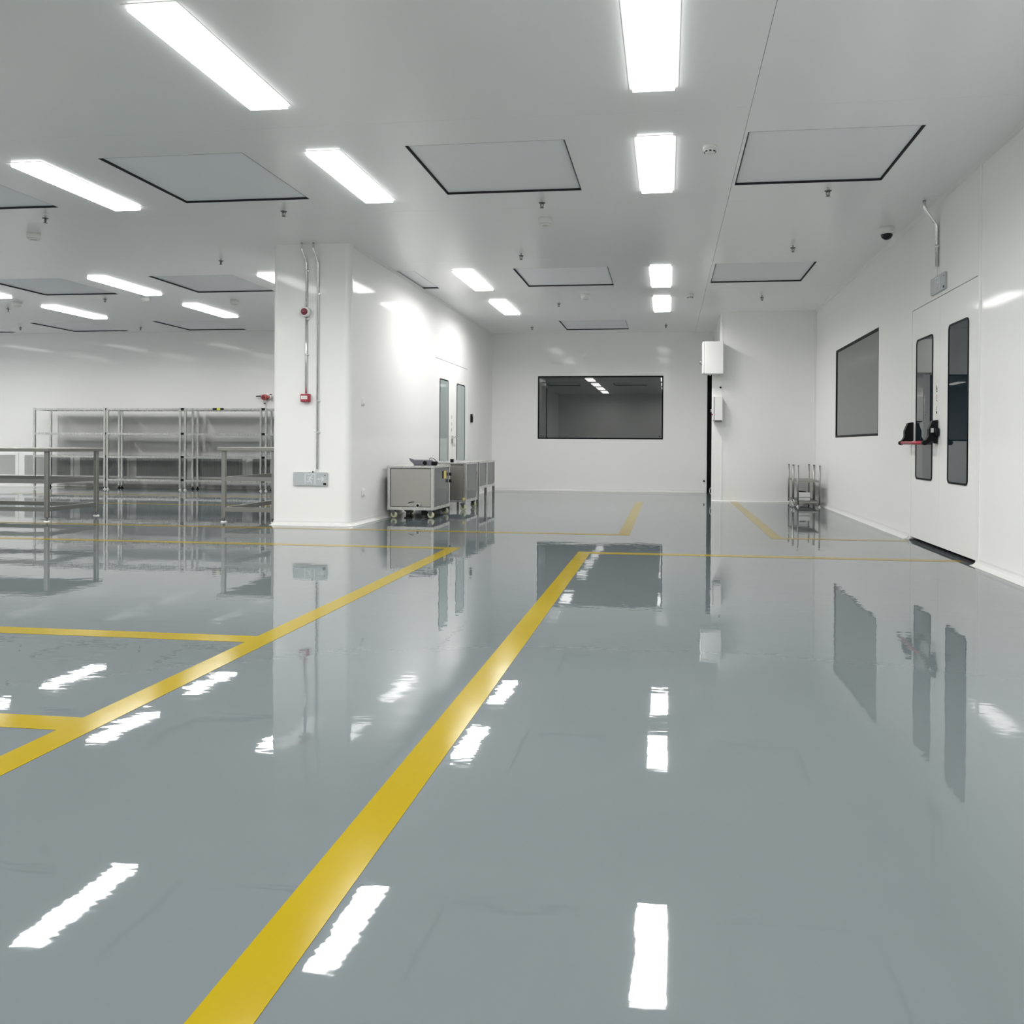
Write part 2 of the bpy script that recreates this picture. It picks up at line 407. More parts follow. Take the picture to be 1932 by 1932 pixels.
# ------------------------------------------------------------------ windows
def window(n, plane, u0, u1, v0, v1, d, s, m, label, fw_=.026):
    """d: wall plane; s: direction into the wall"""
    r = thing('window_%d' % n, label, None, kind='structure')
    bm = new(); holed(bm, u0, u1, v0, v1, [(u0+fw_, u1-fw_, v0+fw_, v1-fw_)], plane, d+s*.002, d+s*.09)
    obj('window_frame', bm, 'frame', r)
    b = (u0+.01, u1-.01, v0+.01, v1-.01)
    bm = new()
    if plane == 'XZ': box(bm, b[0], b[1], d+s*.012, d+s*.03, b[2], b[3])
    else: box(bm, *sorted((d+s*.012, d+s*.03)), b[0], b[1], b[2], b[3])
    obj('pane', bm, m, r)
    for uu in (u0+.07, u1-.07):
        bm = new()
        a = (uu, d+s*.011, v0+.06) if plane == 'XZ' else (d+s*.011, uu, v0+.06)
        e = (uu, d+s*.0125, v0+.06) if plane == 'XZ' else (d+s*.0125, uu, v0+.06)
        cyl(bm, a, e, .012, 10); obj('drain_plug', bm, 'black', r)
    return r
window(1, 'XZ', *W1, YF, 1, 'glass', 'large black framed window in the far wall reflecting a row of lights')
window(2, 'YZ', *W2, XR, 1, 'glass2', 'grey window in the right wall left of the double doors', .03)

# ------------------------------------------------------------------ doors
def rrect(u0, u1, v0, v1, r, n=5):
    P = []
    for cx, cz, a in ((u1-r, v0+r, -PI/2), (u1-r, v1-r, 0), (u0+r, v1-r, PI/2), (u0+r, v0+r, PI)):
        for k in range(n+1): P.append((cx+r*math.cos(a+PI/2*k/n), cz+r*math.sin(a+PI/2*k/n)))
    return P
def rring(bm, u0, u1, v0, v1, r, t, plane, d0, d1):
    A = rrect(u0, u1, v0, v1, r); B = rrect(u0+t, u1-t, v0+t, v1-t, max(r-t, .006)); n = len(A)
    def P(p, d): return (p[0], d, p[1]) if plane == 'XZ' else (d, p[0], p[1])
    R_ = [[bm.verts.new(P(p, d)) for p in q] for q, d in ((A, d0), (B, d0), (B, d1), (A, d1))]
    for k in range(4):
        a, b = R_[k], R_[(k+1) % 4]
        for i in range(n): bm.faces.new((a[i], a[(i+1) % n], b[(i+1) % n], b[i]))
def door(n, D, split, X, s, glass, gm, label, gap):
    y0, y1, z0, z1 = D
    r = thing('door_%d' % n, label, None, kind='structure')
    obj('door_recess', make(box, *sorted((X+s*.07, X+s*.075)), y0-.02, y1+.02, -.01, z1+.01), 'gap', r)
    for a, b, g in ((y0+.004, split-.0015, glass[0]), (split+.0015, y1-.004, glass[1])):
        lf = obj('door_leaf', make(box, *sorted((X+s*.003, X+s*.045)), a, b, gap, z1-.006), 'wall', r)
        bm = new(); rring(bm, g[0], g[1], g[2], g[3], .045, .016, 'YZ', X-s*.004, X+s*.02); obj('window_seal', bm, 'frame', lf)
        bm = new(); prism(bm, rrect(g[0]+.01, g[1]-.01, g[2]+.01, g[3]-.01, .035), 'YZ', X+s*.002, X-s*.0005); obj('pane', bm, gm, lf)
    return r
dr = door(1, D1, 7.745, XR, 1, ((7.03, 7.515, .615, 1.99), (7.935, 8.44, .615, 1.975)), 'glass3', 'white double door in the right wall with two tall dark windows and a red push bar', .035)
obj('threshold', make(box, XR-.01, XR+.08, D1[0], D1[1], 0, .012), 'gap', dr)
# panic bar
X0 = XR-.004
def bracket(y, flip):
    bm = new()
    prof = [(X0, 1.175), (X0-.045, 1.165), (X0-.075, 1.09), (X0-.075, 1.03), (X0-.115, .965), (X0-.10, .95), (X0-.045, .985), (X0-.03, .965), (X0, .96)]
    prism(bm, prof, 'XZ', y-.03, y+.03)
    cyl(bm, (X0-.105, y-.032, .968), (X0-.105, y+.032, .968), .021, 14)
    return bm
bb = obj('push_bar_bracket', bracket(8.55, 0), 'black', dr); bb2 = obj('push_bar_bracket', bracket(7.80, 0), 'black', dr)
obj('bracket_lock', make(box, X0-.03, X0, 7.72, 7.77, 1.03, 1.10, .004, 1), 'black', bb2)
obj('bracket_tag', make(box, X0-.06, X0-.035, 7.766, 7.7695, 1.06, 1.10), 'greywhite', bb2)
obj('push_bar', make(cyl, (X0-.105, 7.83, .968), (X0-.105, 8.52, .968), .017, 18), 'bar', dr)
for z, k in ((1.46, 0), (1.375, 1), (1.262, 2)):
    st = obj('sticker', make(box, XR-.0005, XR+.0032, 7.795, 7.835, z-.035, z+.045), 'white', dr)
    bm = new()
    if k == 0: prism(bm, [(7.80, z-.012), (7.83, z-.012), (7.815, z+.036)], 'YZ', XR-.0012, XR); box(bm, XR-.0012, XR, 7.80, 7.83, z-.03, z-.02)
    elif k == 1: rring(bm, 7.80, 7.83, z-.01, z+.03, .014, .005, 'YZ', XR-.0012, XR); box(bm, XR-.0012, XR, 7.803, 7.827, z-.028, z-.018)
    else: box(bm, XR-.0012, XR, 7.80, 7.83, z-.03, z-.008); box(bm, XR-.0012, XR, 7.811, 7.819, z, z+.038)
    obj('sticker_mark', bm, 'lred' if k == 1 else 'black', st)
dl = door(2, D2, 13.235, XM, -1, ((12.45, 12.955, .585, 1.955), (13.49, 14.045, .585, 1.95)), 'glass4', 'white double door in the corridor left wall with two tall narrow windows', .008)
hd = obj('door_handle', make(cyl, (XM, 13.19, 1.05), (XM+.05, 13.19, 1.05), .012, 12), 'steel', dl)
bm = new(); tube(bm, [(XM+.05, 13.18, 1.05), (XM+.052, 13.25, 1.05), (XM+.05, 13.40, 1.048)], .010); obj('lever', bm, 'steel', hd)
obj('lock_cylinder', make(box, XM, XM+.012, 13.17, 13.22, .94, 1.02, .006, 2), 'steel_dark', dl)
for z in (1.375, 1.262, 1.165):
    st = obj('sticker', make(box, XM-.003, XM+.0003, 13.15, 13.18, z-.035, z+.035), 'white', dl)
    obj('sticker_mark', make(box, XM, XM+.0012, 13.157, 13.173, z-.03, z+.02), 'black', st)

# ------------------------------------------------------------------ yellow floor lines
def line(x0, x1, y0, y1, label, z=.0012):
    o = obj('floor_marking_line', make(box, x0, x1, y0, y1, .0001, z), 'yellow'); tag(o, label, 'floor marking', 'yellow tape lines on the floor')
line(-.76, -.65, -2.5, 7.10, 'widest yellow floor line running from the bottom edge toward the far window')
line(-.65, XR-.04, 6.985, 7.10, 'yellow floor line running across from the main lane line to the double door')
line(-1.945, -1.83, -2.5, 7.19, 'long slanting yellow floor line from the lower left edge to the sharp corner near the column')
line(-9.5, -1.945, 3.605, 3.725, 'yellow floor line across the left side, upper of the two that join the slanting line')
line(-8., -1.945, 2.415, 2.535, 'short yellow floor line at lower left, below the other crossing line')
line(-11., -1.945, 7.08, 7.19, 'thin yellow floor line in front of the column ending at the sharp corner')
line(-12., -.38, 8.455, 8.565, 'thin yellow floor line passing the foot of the column')
line(-.50, -.38, 8.565, 13.5, 'yellow floor line leading toward the far window')
line(1.04, 1.155, 8.52, YS-.03, 'yellow floor line leading to the foot of the plain wall by the racks')
line(1.04, XR-.07, 8.41, 8.52, 'thin pale yellow floor line ending at the far side of the double door')
line(-11.6, -4.0, 13.30, 13.40, 'farthest faint yellow floor line before the steel shelving')
line(-13.8, -4.0, 11.41, 11.51, 'faint yellow floor line between the tables and the shelving')

# ------------------------------------------------------------------ steel shelving
SH_H = 1.595
def make_shelf(wd, label):
    dp = .43; t = thing('steel_shelving_unit', label, 'shelving', (0, 0, 0), group='steel shelving along the far left wall')
    for x in (0, wd):
        for y in (0, dp):
            p = obj('post', make(box, x-.02, x+.02, y-.02, y+.02, .05, SH_H, .003, 1), 'steel', t)
            bm = new(); cyl(bm, (x, y, .012), (x, y, .05), .011, 10); cyl(bm, (x, y, 0), (x, y, .012), .03, 14); obj('foot', bm, 'rubber' if y else 'greywhite', p)
    for z in (1.585, 1.105, .655, .205):
        bm = new()
        nx = 12; hs = []
        for i in range(nx):
            for j in range(3):
                cx_ = .02+(wd-.04)*(i+.5)/nx; cy_ = .02+(dp-.04)*(j+.5)/3; hs.append((cx_-.014, cx_+.014, cy_-.014, cy_+.014))
        holed(bm, .02, wd-.02, -.015, dp+.015, hs, 'XY', z-.006, z)
        box(bm, .02, wd-.02, -.018, -.012, z-.038, z); box(bm, .02, wd-.02, dp+.012, dp+.018, z-.038, z)
        box(bm, .02, .026, -.012, dp+.012, z-.038, z-.006); box(bm, wd-.026, wd-.02, -.012, dp+.012, z-.038, z-.006)
        obj('shelf', bm, 'steel', t)
    return t
YSH = 14.87
UN = [(-12.47, -10.955, 'leftmost steel shelving unit behind the left worktable'),
      (-10.895, -9.37, 'second steel shelving unit from the left'),
      (-9.265, -7.715, 'third steel shelving unit, with black and yellow tape on its top edge'),
      (-7.61, -6.06, 'steel shelving unit mostly hidden behind the column')]
for i, (a, b, lb) in enumerate(UN):
    t = make_shelf(b-a, lb); t.location = (a, YSH, 0)
    if i:
        g = a-UN[i-1][1]
        for z in (1.57, 1.095, .645, .195):
            obj('joining_clip', make(box, -g+.02, -.02, -.018, .018, z-.022, z+.02), 'black', t)
    if i == 2:
        for x0, x1, m in ((.575, .66, 'black'), (.66, .73, 'hazard'), (.73, .80, 'black')):
            obj('tape_piece', make(box, x0, x1, -.0225, -.0185, 1.553, 1.59), m, t)

# return air grilles in the far left wall
def make_grille():
    t = thing('return_air_grille', '', 'air grille', (0, 0, 0), group='louvred air grilles low on the far left wall')
    w2, z0, z1 = 1.04, .235, .638
    bm = new(); holed(bm, -.06, w2+.06, z0-.05, z1+.05, [(0, w2, z0, z1)], 'XZ', -.018, -.001); obj('grille_frame', bm, 'wall', t)
    obj('grille_back', make(box, 0, w2, -.004, -.002, z0, z1), 'gap', t)
    bm = new(); n = 52
    for i in range(n):
        x = w2*(i+.5)/n
        prism(bm, [(x-.0065, -.016), (x-.0035, -.017), (x+.0045, -.006), (x+.0015, -.005)], 'XY', z0, z1)
    s = obj('slats', bm, 'greywhite', t); s['kind'] = 'stuff'
    return t
g0 = make_grille(); gx = [-13.21, -14.46, -11.96, -10.71, -9.46, -8.21, -6.96, -5.72]
gl = ['louvred air grille partly behind the leftmost shelving post', 'louvred air grille at the left edge of the photo under the worktable top',
      'louvred air grille behind the left shelving unit, right half', 'louvred air grille behind the second shelving unit', 'louvred air grille behind the third shelving unit, left half',
      'louvred air grille seen through the right worktable frame', 'louvred air grille hidden by the column edge', 'louvred air grille hidden behind the column']
g0.location = (gx[0], YL, 0); g0['label'] = gl[0]
for x, lb in zip(gx[1:], gl[1:]): dup(g0, (x, YL, 0), lb)

# red detector on the far left wall
t = thing('wall_gas_detector', 'small red detector head with black side probe above the shelving', 'detector', (-7.93, YL, 1.83))
obj('mounting_plate', make(box, -.03, .05, -.02, 0, -.05, .05), 'greywhite', t)
hb = obj('housing', make(lathe, [(.03, -.13), (.055, -.12), (.06, -.06), (.05, -.02)], 'Y', (0, 0, .0)), 'lred', t)
obj('housing_cap', make(lathe, [(.012, -.14), (.03, -.137), (.033, -.13)], 'Y'), 'dred', hb)
obj('side_arm', make(cyl, (.04, -.07, -.005), (.12, -.07, .01), .022, 12), 'lred', t)
obj('probe', make(cyl, (-.055, -.07, .025), (-.18, -.07, .02), .012, 10), 'black', t)
obj('sounder', make(cyl, (.125, -.07, -.03), (.125, -.07, .05), .02, 12), 'white', t)
obj('sounder_cap', make(cyl, (.125, -.07, .05), (.125, -.07, .068), .022, 12), 'black', t)
obj('sensor_tip', make(cyl, (.01, -.07, -.05), (.0, -.07, -.115), .016, 12), 'greywhite', t)
obj('sensor_cap', make(cyl, (.0, -.07, -.115), (-.002, -.07, -.135), .02, 12), 'black', t)

# ------------------------------------------------------------------ work tables
def table(label, x0, x1, y0, y1, z, oh, low, midz):
    t = thing('steel_worktable', label, 'table', (x0, y0, 0))
    X, Y = x1-x0, y1-y0; L = .045
    obj('tabletop', make(box, 0, X, 0, Y, z-.042, z, .004, 2), 'steel_dark', t)
    lx = (oh, X-oh); ly = (oh, Y-oh)
    for a, sx in zip(lx, (1, -1)):
        for b, sy in zip(ly, (1, -1)):
            q = (min(a, a+sx*L), max(a, a+sx*L), min(b, b+sy*L), max(b, b+sy*L))
            lg = obj('leg', make(box, *q, .05, z-.042, .004, 1), 'steel_dark', t)
            c = ((q[0]+q[1])/2, (q[2]+q[3])/2)
            bm = new(); cyl(bm, (*c, .012), (*c, .05), .012, 10); obj('foot_stem', bm, 'zinc', lg)
            bm = new(); cyl(bm, (*c, 0), (*c, .012), .038, 16, .03); obj('foot_pad', bm, 'white', lg)
    for zz, h in ((midz, .05), (low, .05)):
        for b, sy in zip(ly, (1, -1)):
            yb = b+sy*.0225
            obj('rail', make(box, oh+L, X-oh-L, yb-.018, yb+.018, zz-h/2, zz+h/2), 'steel_dark', t)
        for a, sx in zip(lx, (1, -1)):
            xb = a+sx*.0225
            obj('rail', make(box, xb-.018, xb+.018, oh+L, Y-oh-L, zz-h/2, zz+h/2), 'steel_dark', t)
    return t
table('steel worktable at the left edge, its end and two legs facing the column', -8.95, -7.045, 8.60, 9.53, .852, .03, .145, .468)
table('steel worktable half hidden by the left edge of the column', -5.19, -4.46, 8.96, 10.76, .875, .035, .15, .505)

# ------------------------------------------------------------------ wheeled carts
def castor(t, x, y, face=-1):
    c = obj('castor', make(box, x-.03, x+.03, y-.035, y+.035, .088, .104), 'zinc', t)
    bm = new(); lathe(bm, [(.012, -.015), (.030, -.015), (.042, -.010), (.042, .010), (.030, .015), (.012, .015)], 'Y', (x+.012, y, .042), 20); obj('wheel', bm, 'wheel', c)
    bm = new()
    for s in (-1, 1): prism(bm, [(x-.025, .09), (x+.03, .09), (x+.022, .035), (x+.002, .035)], 'XZ', y+s*.022-.003, y+s*.022+.003)
    cyl(bm, (x+.012, y-.027, .042), (x+.012, y+.027, .042), .008, 10)
    obj('castor_fork', bm, 'zinc', c)
def cart(label, x0, x1, y0, y1, z0, z1, panel, wheels=True):
    t = thing('steel_cart', label, 'cart', (x0, y0, 0)); X, Y = x1-x0, y1-y0; f = .038
    bm = new()
    for a in (0, X-f):
        for b in (0, Y-f): box(bm, a, a+f, b, b+f, z0, z1-.03, .002, 1)
    for z in (z0,):
        box(bm, f, X-f, 0, f, z, z+f); box(bm, f, X-f, Y-f, Y, z, z+f); box(bm, 0, f, f, Y-f, z, z+f); box(bm, X-f, X, f, Y-f, z, z+f)
    obj('frame', bm, 'steel', t)
    obj('top', make(box, -.006, X+.006, -.006, Y+.006, z1-.03, z1, .004, 2), 'steel', t)
    obj('panel', make(box, f+.006, X-f-.006, .012, .018, z0+f+.006, z1-.038), 'steel_tub', t)
    obj('panel_recess', make(box, f-.004, X-f+.004, .0185, .022, z0+f-.002, z1-.03), 'gap', t)
    obj('panel', make(box, X-.016, X-.010, f, Y-f, z0+f, z1-.03), panel, t)
    obj('panel', make(box, .010, .016, f, Y-f, z0+f, z1-.03), 'steel_tub', t)
    obj('panel', make(box, f, X-f, Y-.016, Y-.010, z0+f, z1-.03), 'steel_tub', t)
    obj('base_plate', make(box, .01, X-.01, .01, Y-.01, z0, z0+.008), 'steel_dark', t)
    if wheels:
        for a in (.06, X-.06):
            for b in (.05, Y-.05): castor(t, a, b)
    return t
c1 = cart('nearest steel tub cart on cream wheels against the corridor left wall', -3.462, -2.868, 9.89, 10.66, .104, .655, 'dark_panel')
c1.location.x = -3.462
bm = new(); cyl(bm, (.40, .016, .165), (.40, -.03, .165), .026, 18); dv = obj('drain_valve', bm, 'steel', c1)
bm = new(); cyl(bm, (.40, -.03, .165), (.40, -.034, .165), .017, 14); obj('valve_bore', bm, 'black', dv)
bm = new(); tube(bm, [(.27, -.006, .192), (.30, -.008, .20), (.345, -.006, .208)], .004); obj('valve_lever', bm, 'black', c1)
obj('yellow_sticker', make(box, .5935, .5952, .46, .58, .48, .58), 'ystick', c1)
for z, y in ((.53, .745), (.44, .745)):
    obj('side_knob', make(cyl, (.594, y, z), (.62, y, z), .022, 14), 'black', c1)
bm = new(); cyl(bm, (.25, .03, .0), (.25, .03, .012), .04, 16); cyl(bm, (.25, .03, .012), (.25, .03, .104), .017, 12); cyl(bm, (.25, .03, .085), (.25, .03, .104), .036, 16)
obj('support_foot', bm, 'rubber', c1)
obj('underside_motor', make(box, .40, .56, .12, .42, .03, .103, .008, 2), 'rubber', c1)
c2 = cart('middle steel tub cart on wheels, black box on its top', -3.40, -2.772, 11.15, 11.86, .115, .672, 'dark_panel')
bm = new(); cyl(bm, (.60, -.002, .165), (.60, .01, .165), .02, 14); obj('badge', bm, 'ystick', c2)
obj('lid_catch', make(box, .45, .60, .30, .40, .672, .682), 'white', c2)
c3 = cart('farthest steel cabinet stand with dark side panels along the corridor left wall', -3.40, -2.775, 11.95, 13.10, .26, .672, 'dark_panel', False)
for a in (.0, .587):
    for b in (0, .53, 1.112):
        obj('leg', make(box, a, a+.038, b, b+.038, .0, .26), 'steel', c3)
obj('divider', make(box, .615, .627, .52, .58, .298, .642), 'steel', c3)

# things lying on the carts
t = thing('handheld_device', 'grey handheld device with black knobs and looped cable on the nearest cart', 'tool', (-3.03, 10.02, .655), .0)
bm = new(); box(bm, -.13, .11, -.03, .03, .002, .075, .012, 2); obj('body', bm, 'device', t)
bm = new(); prism(bm, [(-.13, .02), (-.13, .075), (-.19, .092), (-.175, .06)], 'XZ', -.022, .022); obj('nozzle', bm, 'device', t)
for x in (.02,): obj('knob', make(cyl, (x, -.042, .035), (x, -.03, .035), .025, 16), 'black', t)
obj('handle', make(box, .09, .17, -.03, .025, .002, .055, .014, 2), 'black', t)
bm = new(); tube(bm, [(.07, 0, .06), (.07, 0, .085), (.09, 0, .098), (.12, 0, .092), (.15, 0, .065), (.18, -.01, .04), (.185, -.01, .03)], .004, 8); obj('cable', bm, 'rubber', t)
t = thing('black_box', 'small black box standing on the middle cart', 'box', (-2.99, 11.22, .672))
obj('body', make(box, -.022, .022, -.02, .02, 0, .038, .004, 1), 'black', t); obj('lid', make(box, -.024, .024, -.022, .022, .038, .046, .002, 1), 'rubber', t)

# ------------------------------------------------------------------ small racks in the right corner
def rack(label, y0, y1):
    t = thing('small_steel_rack', label, 'rack', (1.985, y0, 0)); X = .32; Y = y1-y0
    for a in (0, X):
        for b in (0, Y):
            p = obj('post', make(cyl, (a, b, .03), (a, b, .63), .0125, 12), 'steel_dark', t)
            bm = new(); cyl(bm, (a, b, .626), (a, b, .634), .0135, 12); obj('post_cap', bm, 'black', p)
            bm = new(); cyl(bm, (a, b, .008), (a, b, .03), .008, 8); cyl(bm, (a, b, 0), (a, b, .008), .024, 16); obj('foot', bm, 'white', p)
    for z in (.405, .088):
        bm = new(); box(bm, -.004, X+.004, -.006, Y+.006, z-.006, z); box(bm, .012, X-.012, -.008, -.002, z-.026, z); box(bm, .012, X-.012, Y+.002, Y+.008, z-.026, z)
        box(bm, -.006, 0, .012, Y-.012, z-.026, z); box(bm, X, X+.006, .012, Y-.012, z-.026, z)
        obj('shelf', bm, 'steel_dark', t)
    return t
rk = rack('small steel two shelf rack with short posts, in front, holding a white tub', 12.90, 13.36)
rack('small steel two shelf rack with short posts, behind the other in the corner', 13.42, 13.86)
t = thing('white_tub', 'white plastic tub with black lid piece on the lower rack shelf', 'tub', (2.095, 13.05, .0885))
bm = new(); box(bm, -.085, .085, -.07, .10, 0, .045, .01, 2); obj('lower_half', bm, 'white', t)
bm = new(); box(bm, -.088, .088, -.073, .103, .049, .13, .012, 2); obj('upper_half', bm, 'white', t)
bm = new(); prism(bm, [(-.085, .13), (.045, .13), (.02, .145), (-.06, .15)], 'XZ', -.03, .06); obj('lid', bm, 'black', t)
bm = new(); tube(bm, [(0, 0, 0), (-.02, -.03, .02), (.005, -.02, .05), (-.01, .02, .07), (.015, .0, .03), (.03, -.02, .01), (.035, .01, .05), (.02, .03, .09)], .008, 8)
o = obj('coiled_hose', bm, 'greywhite'); o.location = (1.93, 13.12, .012); tag(o, 'short crumpled pale hose beside the left rack posts', 'hose')

# ------------------------------------------------------------------ electrical boxes at the corner
t = thing('electrical_box', 'large white box high on the corner above the dark gap', 'electrical box', (.60, YS, 2.11))
bm = new(); box(bm, 0, .305, -.24, 0, 0, .535, .008, 2); b_ = obj('body', bm, 'white', t)
bm = new(); box(bm, -.035, .0, -.238, -.002, .003, .532, .014, 4); obj('door', bm, 'white', t)
bm = new(); tube(bm, [(-.035, -.20, .22), (-.07, -.20, .20), (-.075, -.20, .17), (-.05, -.20, .15), (-.036, -.20, .155)], .006, 8); obj('latch', bm, 'steel_dark', t)
bm = new()
for x in (.05, .1, .25): cyl(bm, (x, -.06, -.018), (x, -.06, 0), .012, 10)
obj('cable_glands', bm, 'greywhite', t)
t = thing('control_box', 'smaller white control box below the electrical box', 'electrical box', (.735, YS, 1.345))
obj('body', make(box, .04, .165, -.16, 0, 0, .395, .004, 2), 'white', t)
obj('door', make(box, .012, .034, -.155, -.004, .005, .395, .004, 2), 'greywhite', t)
obj('door_gap', make(box, .033, .041, -.15, -.01, .01, .39), 'gap', t)
obj('base_strip', make(box, .05, .155, -.15, -.01, -.012, 0), 'gap', t)
obj('indicator', make(cyl, (.011, -.10, .10), (-.008, -.10, .10), .014, 12), 'red', t)
bm = new(); tube(bm, [(.012, -.08, .19), (-.02, -.08, .18), (-.012, -.08, .15), (-.03, -.08, .14)], .006, 8); obj('key', bm, 'steel', t)
t = thing('sensor_button', 'tiny black sensor on the post between the two white boxes', 'sensor', (.875, YS-.004, 1.90))
obj('base', make(cyl, (0, 0, 0), (0, -.008, 0), .016, 14), 'black', t); obj('button', make(cyl, (0, -.008, 0), (0, -.03, 0), .012, 12), 'black', t)
t = thing('wall_hook', 'tiny black hook low on the far wall beside the dark gap', 'hook', (.715, YF, .235))
obj('plate', make(box, -.012, .012, -.006, 0, -.02, .02), 'black', t); obj('arm', make(cyl, (0, -.005, 0), (.01, -.05, -.012), .008, 8), 'black', t)
bm = new(); tube(bm, [(.755, YS+.03, .245), (.715, YS+.03, .21), (.705, YS+.03, .17), (.712, YS+.03, .135), (.75, YS+.03, .09)], .004, 8)
tag(obj('loose_wire', bm, 'greywhite'), 'thin pale loop of wire sticking out of the post near the floor', 'wire')

# ------------------------------------------------------------------ exit signs
def exit_sign(name, label, loc, rz, arrow):
    """face towards local -Y, width along local X"""
    t = thing(name, label, 'sign', loc, rz); w2, h2 = .20, .075
    bm = new(); prism(bm, rrect(-w2, w2, -h2, h2, .012), 'XZ', -.020, -.002); obj('sign_body', bm, 'sign', t)
    d0, d1 = -.0212, -.020
    s = .0105
    bm = new(); x0, x1 = -.066, .050
    box(bm, x0, x0+.012, d0, d1, -.055, .058); box(bm, x1, x1+.012, d0, d1, -.055, .058); box(bm, x0, x1+.012, d0-.0003, d1, .050, .060)
    obj('doorway_mark', bm, 'signmark', t)
    bm = new()
    cyl(bm, (.018, d0, .036), (.018, d1, .036), .0085, 14)
    for q, (a, b, wd) in enumerate((((.004, .022), (-.008, -.008), .019), ((.004, .022), (-.024, .020), .008), ((-.024, .020), (-.032, .006), .008),
                     ((.006, .020), (.020, .004), .008), ((.020, .004), (.032, .002), .008), ((-.008, -.010), (-.016, -.032), .010), ((-.016, -.032), (-.040, -.033), .009),
                     ((-.004, -.010), (.008, -.026), .010), ((.008, -.026), (.020, -.046), .009))):
        stroke(bm, a, b, wd, 'XZ', d0-.00015*(q+1), d1)
    obj('running_figure', bm, 'signmark', t)
    if arrow:
        bm = new(); stroke(bm, (.083, .0), (.155, .0), .012, 'XZ', d0, d1); stroke(bm, (.132, .024), (.158, .001), .012, 'XZ', d0-.0002, d1); stroke(bm, (.132, -.024), (.158, -.001), .012, 'XZ', d0-.0003, d1)
        obj('arrow_mark', bm, 'signmark', t)
    obj('indicator_light', make(cyl, (.172, -.0215, .042), (.172, -.020, .042), .006, 10), 'black', t)
    obj('test_label', make(box, .153, .188, d0, d1, -.066, -.044), 'black', t)
    return t
s1 = exit_sign('exit_sign', 'grey exit sign with running figure and arrow, low on the column', (-3.97, YC, .527), 0, True)
bm = new(); tube(bm, [(.077, -.014, .116), (.074, -.014, .10), (.058, -.014, .085), (.052, -.014, .078)], .0035, 8); obj('cable', bm, 'greywhite', s1)
bm = new(); lathe(bm, [(.012, 0), (.012, .005), (.006, .012)], 'Z', (.028, -.014, .074), 12); obj('cable_gland', bm, 'black', s1)
s2 = exit_sign('exit_sign', 'small grey exit sign above the double doors on the right wall', (XR, 7.765, 2.397), -PI/2, False)
bm = new(); tube(bm, [(-.03, -.014, .165), (-.028, -.014, .12), (-.03, -.014, .076)], .0035, 8); obj('cable', bm, 'greywhite', s2)

# ------------------------------------------------------------------ conduits
def conduit(name, label, pts, r, clips, side):
    bm = new(); tube(bm, pts, r, 14); t = obj(name, bm, 'galv'); tag(t, label, 'conduit')
    for c in clips:
        bm = new()
        if side == 'Y':
            cyl(bm, (c[0], c[1], c[2]-.006), (c[0], c[1], c[2]+.006), r+.003, 14); box(bm, c[0]+r, c[0]+r+.018, c[1]-.002, YC-.0005, c[2]-.006, c[2]+.006)
            cyl(bm, (c[0]+r+.012, c[1], c[2]), (c[0]+r+.012, c[1]-.006, c[2]), .006, 8)
        else:
            cyl(bm, (c[0], c[1], c[2]-.01), (c[0], c[1], c[2]+.01), r+.003, 14); box(bm, c[0], XR-.0005, c[1]-r-.016, c[1]-r, c[2]-.01, c[2]+.01)
        obj('clip', bm, 'galv', t)
    return t
yc = YC-.012
def bend(x, z0):
    return [(x-.03, yc-.06, H-.001), (x-.03, yc-.06, H-.07), (x-.024, yc-.05, H-.10), (x-.006, yc-.012, H-.19), (x, yc, H-.22), (x, yc, z0)]
conduit('wall_conduit', 'thin metal conduit on the column from ceiling to the round red sounder', bend(-4.027, 2.45), .0105, [(-4.027, yc, 2.86)], 'Y')
conduit('wall_conduit', 'thin metal conduit between the round sounder and the red call point', [(-4.027, yc, 2.345), (-4.027, yc, 1.487)], .0105, [(-4.027, yc, 1.92), (-4.027, yc, 2.32)], 'Y')
conduit('wall_conduit', 'longest metal conduit on the column, from ceiling down to the exit sign', bend(-3.892, .64), .0105, [(-3.892, yc, 2.60), (-3.892, yc, 1.40), (-3.892, yc, 1.05)], 'Y')
xc = XR-.017
conduit('wall_conduit', 'bent metal conduit on the right wall above the double door exit sign',
        [(xc-.11, 7.80, H-.001), (xc-.11, 7.80, H-.05), (xc-.095, 7.80, H-.09), (xc-.02, 7.80, H-.20), (xc, 7.80, H-.23), (xc, 7.80, 2.56)], .0145, [(xc, 7.80, 2.74)], 'X')
# sounder and call point
t = thing('fire_alarm_sounder', 'round white alarm sounder with dark red lens on the column', 'alarm', (-4.03, YC, 2.397))
obj('base', make(lathe, [(.058, -.001), (.060, -.03), (.055, -.055), (.048, -.06)], 'Y'), 'white', t)
ln = obj('lens', make(lathe, [(.038, -.060), (.037, -.070), (.030, -.076)], 'Y'), 'dred', t)
obj('lens_hub', make(lathe, [(.014, -.076), (.010, -.080)], 'Y'), 'red', ln)
t = thing('fire_call_point', 'square red fire alarm call point on the column below the sounder', 'alarm', (-4.025, YC, 1.435))
obj('housing', make(box, -.052, .052, -.05, -.001, -.046, .046, .007, 2), 'red', t)
obj('press_plate', make(box, -.043, .030, -.0515, -.050, -.016, .024), 'white', t)
bm = new()
for x in (-.026, -.006, .014):
    box(bm, x-.006, x+.006, -.0522, -.0515, .001, .004); box(bm, x-.0015, x+.0015, -.0522, -.0515, -.003, .008); box(bm, x-.006, x+.004, -.0522, -.0515, -.005, -.003)
obj('plate_lettering', bm, 'steel_dark', t)
bm = new(); box(bm, -.038, -.005, -.0512, -.050, -.034, -.030); cyl(bm, (.012, -.0515, -.032), (.012, -.05, -.032), .006, 10); cyl(bm, (-.005, -.0515, .035), (-.005, -.05, .035), .006, 10)
obj('housing_marks', bm, 'lred', t)
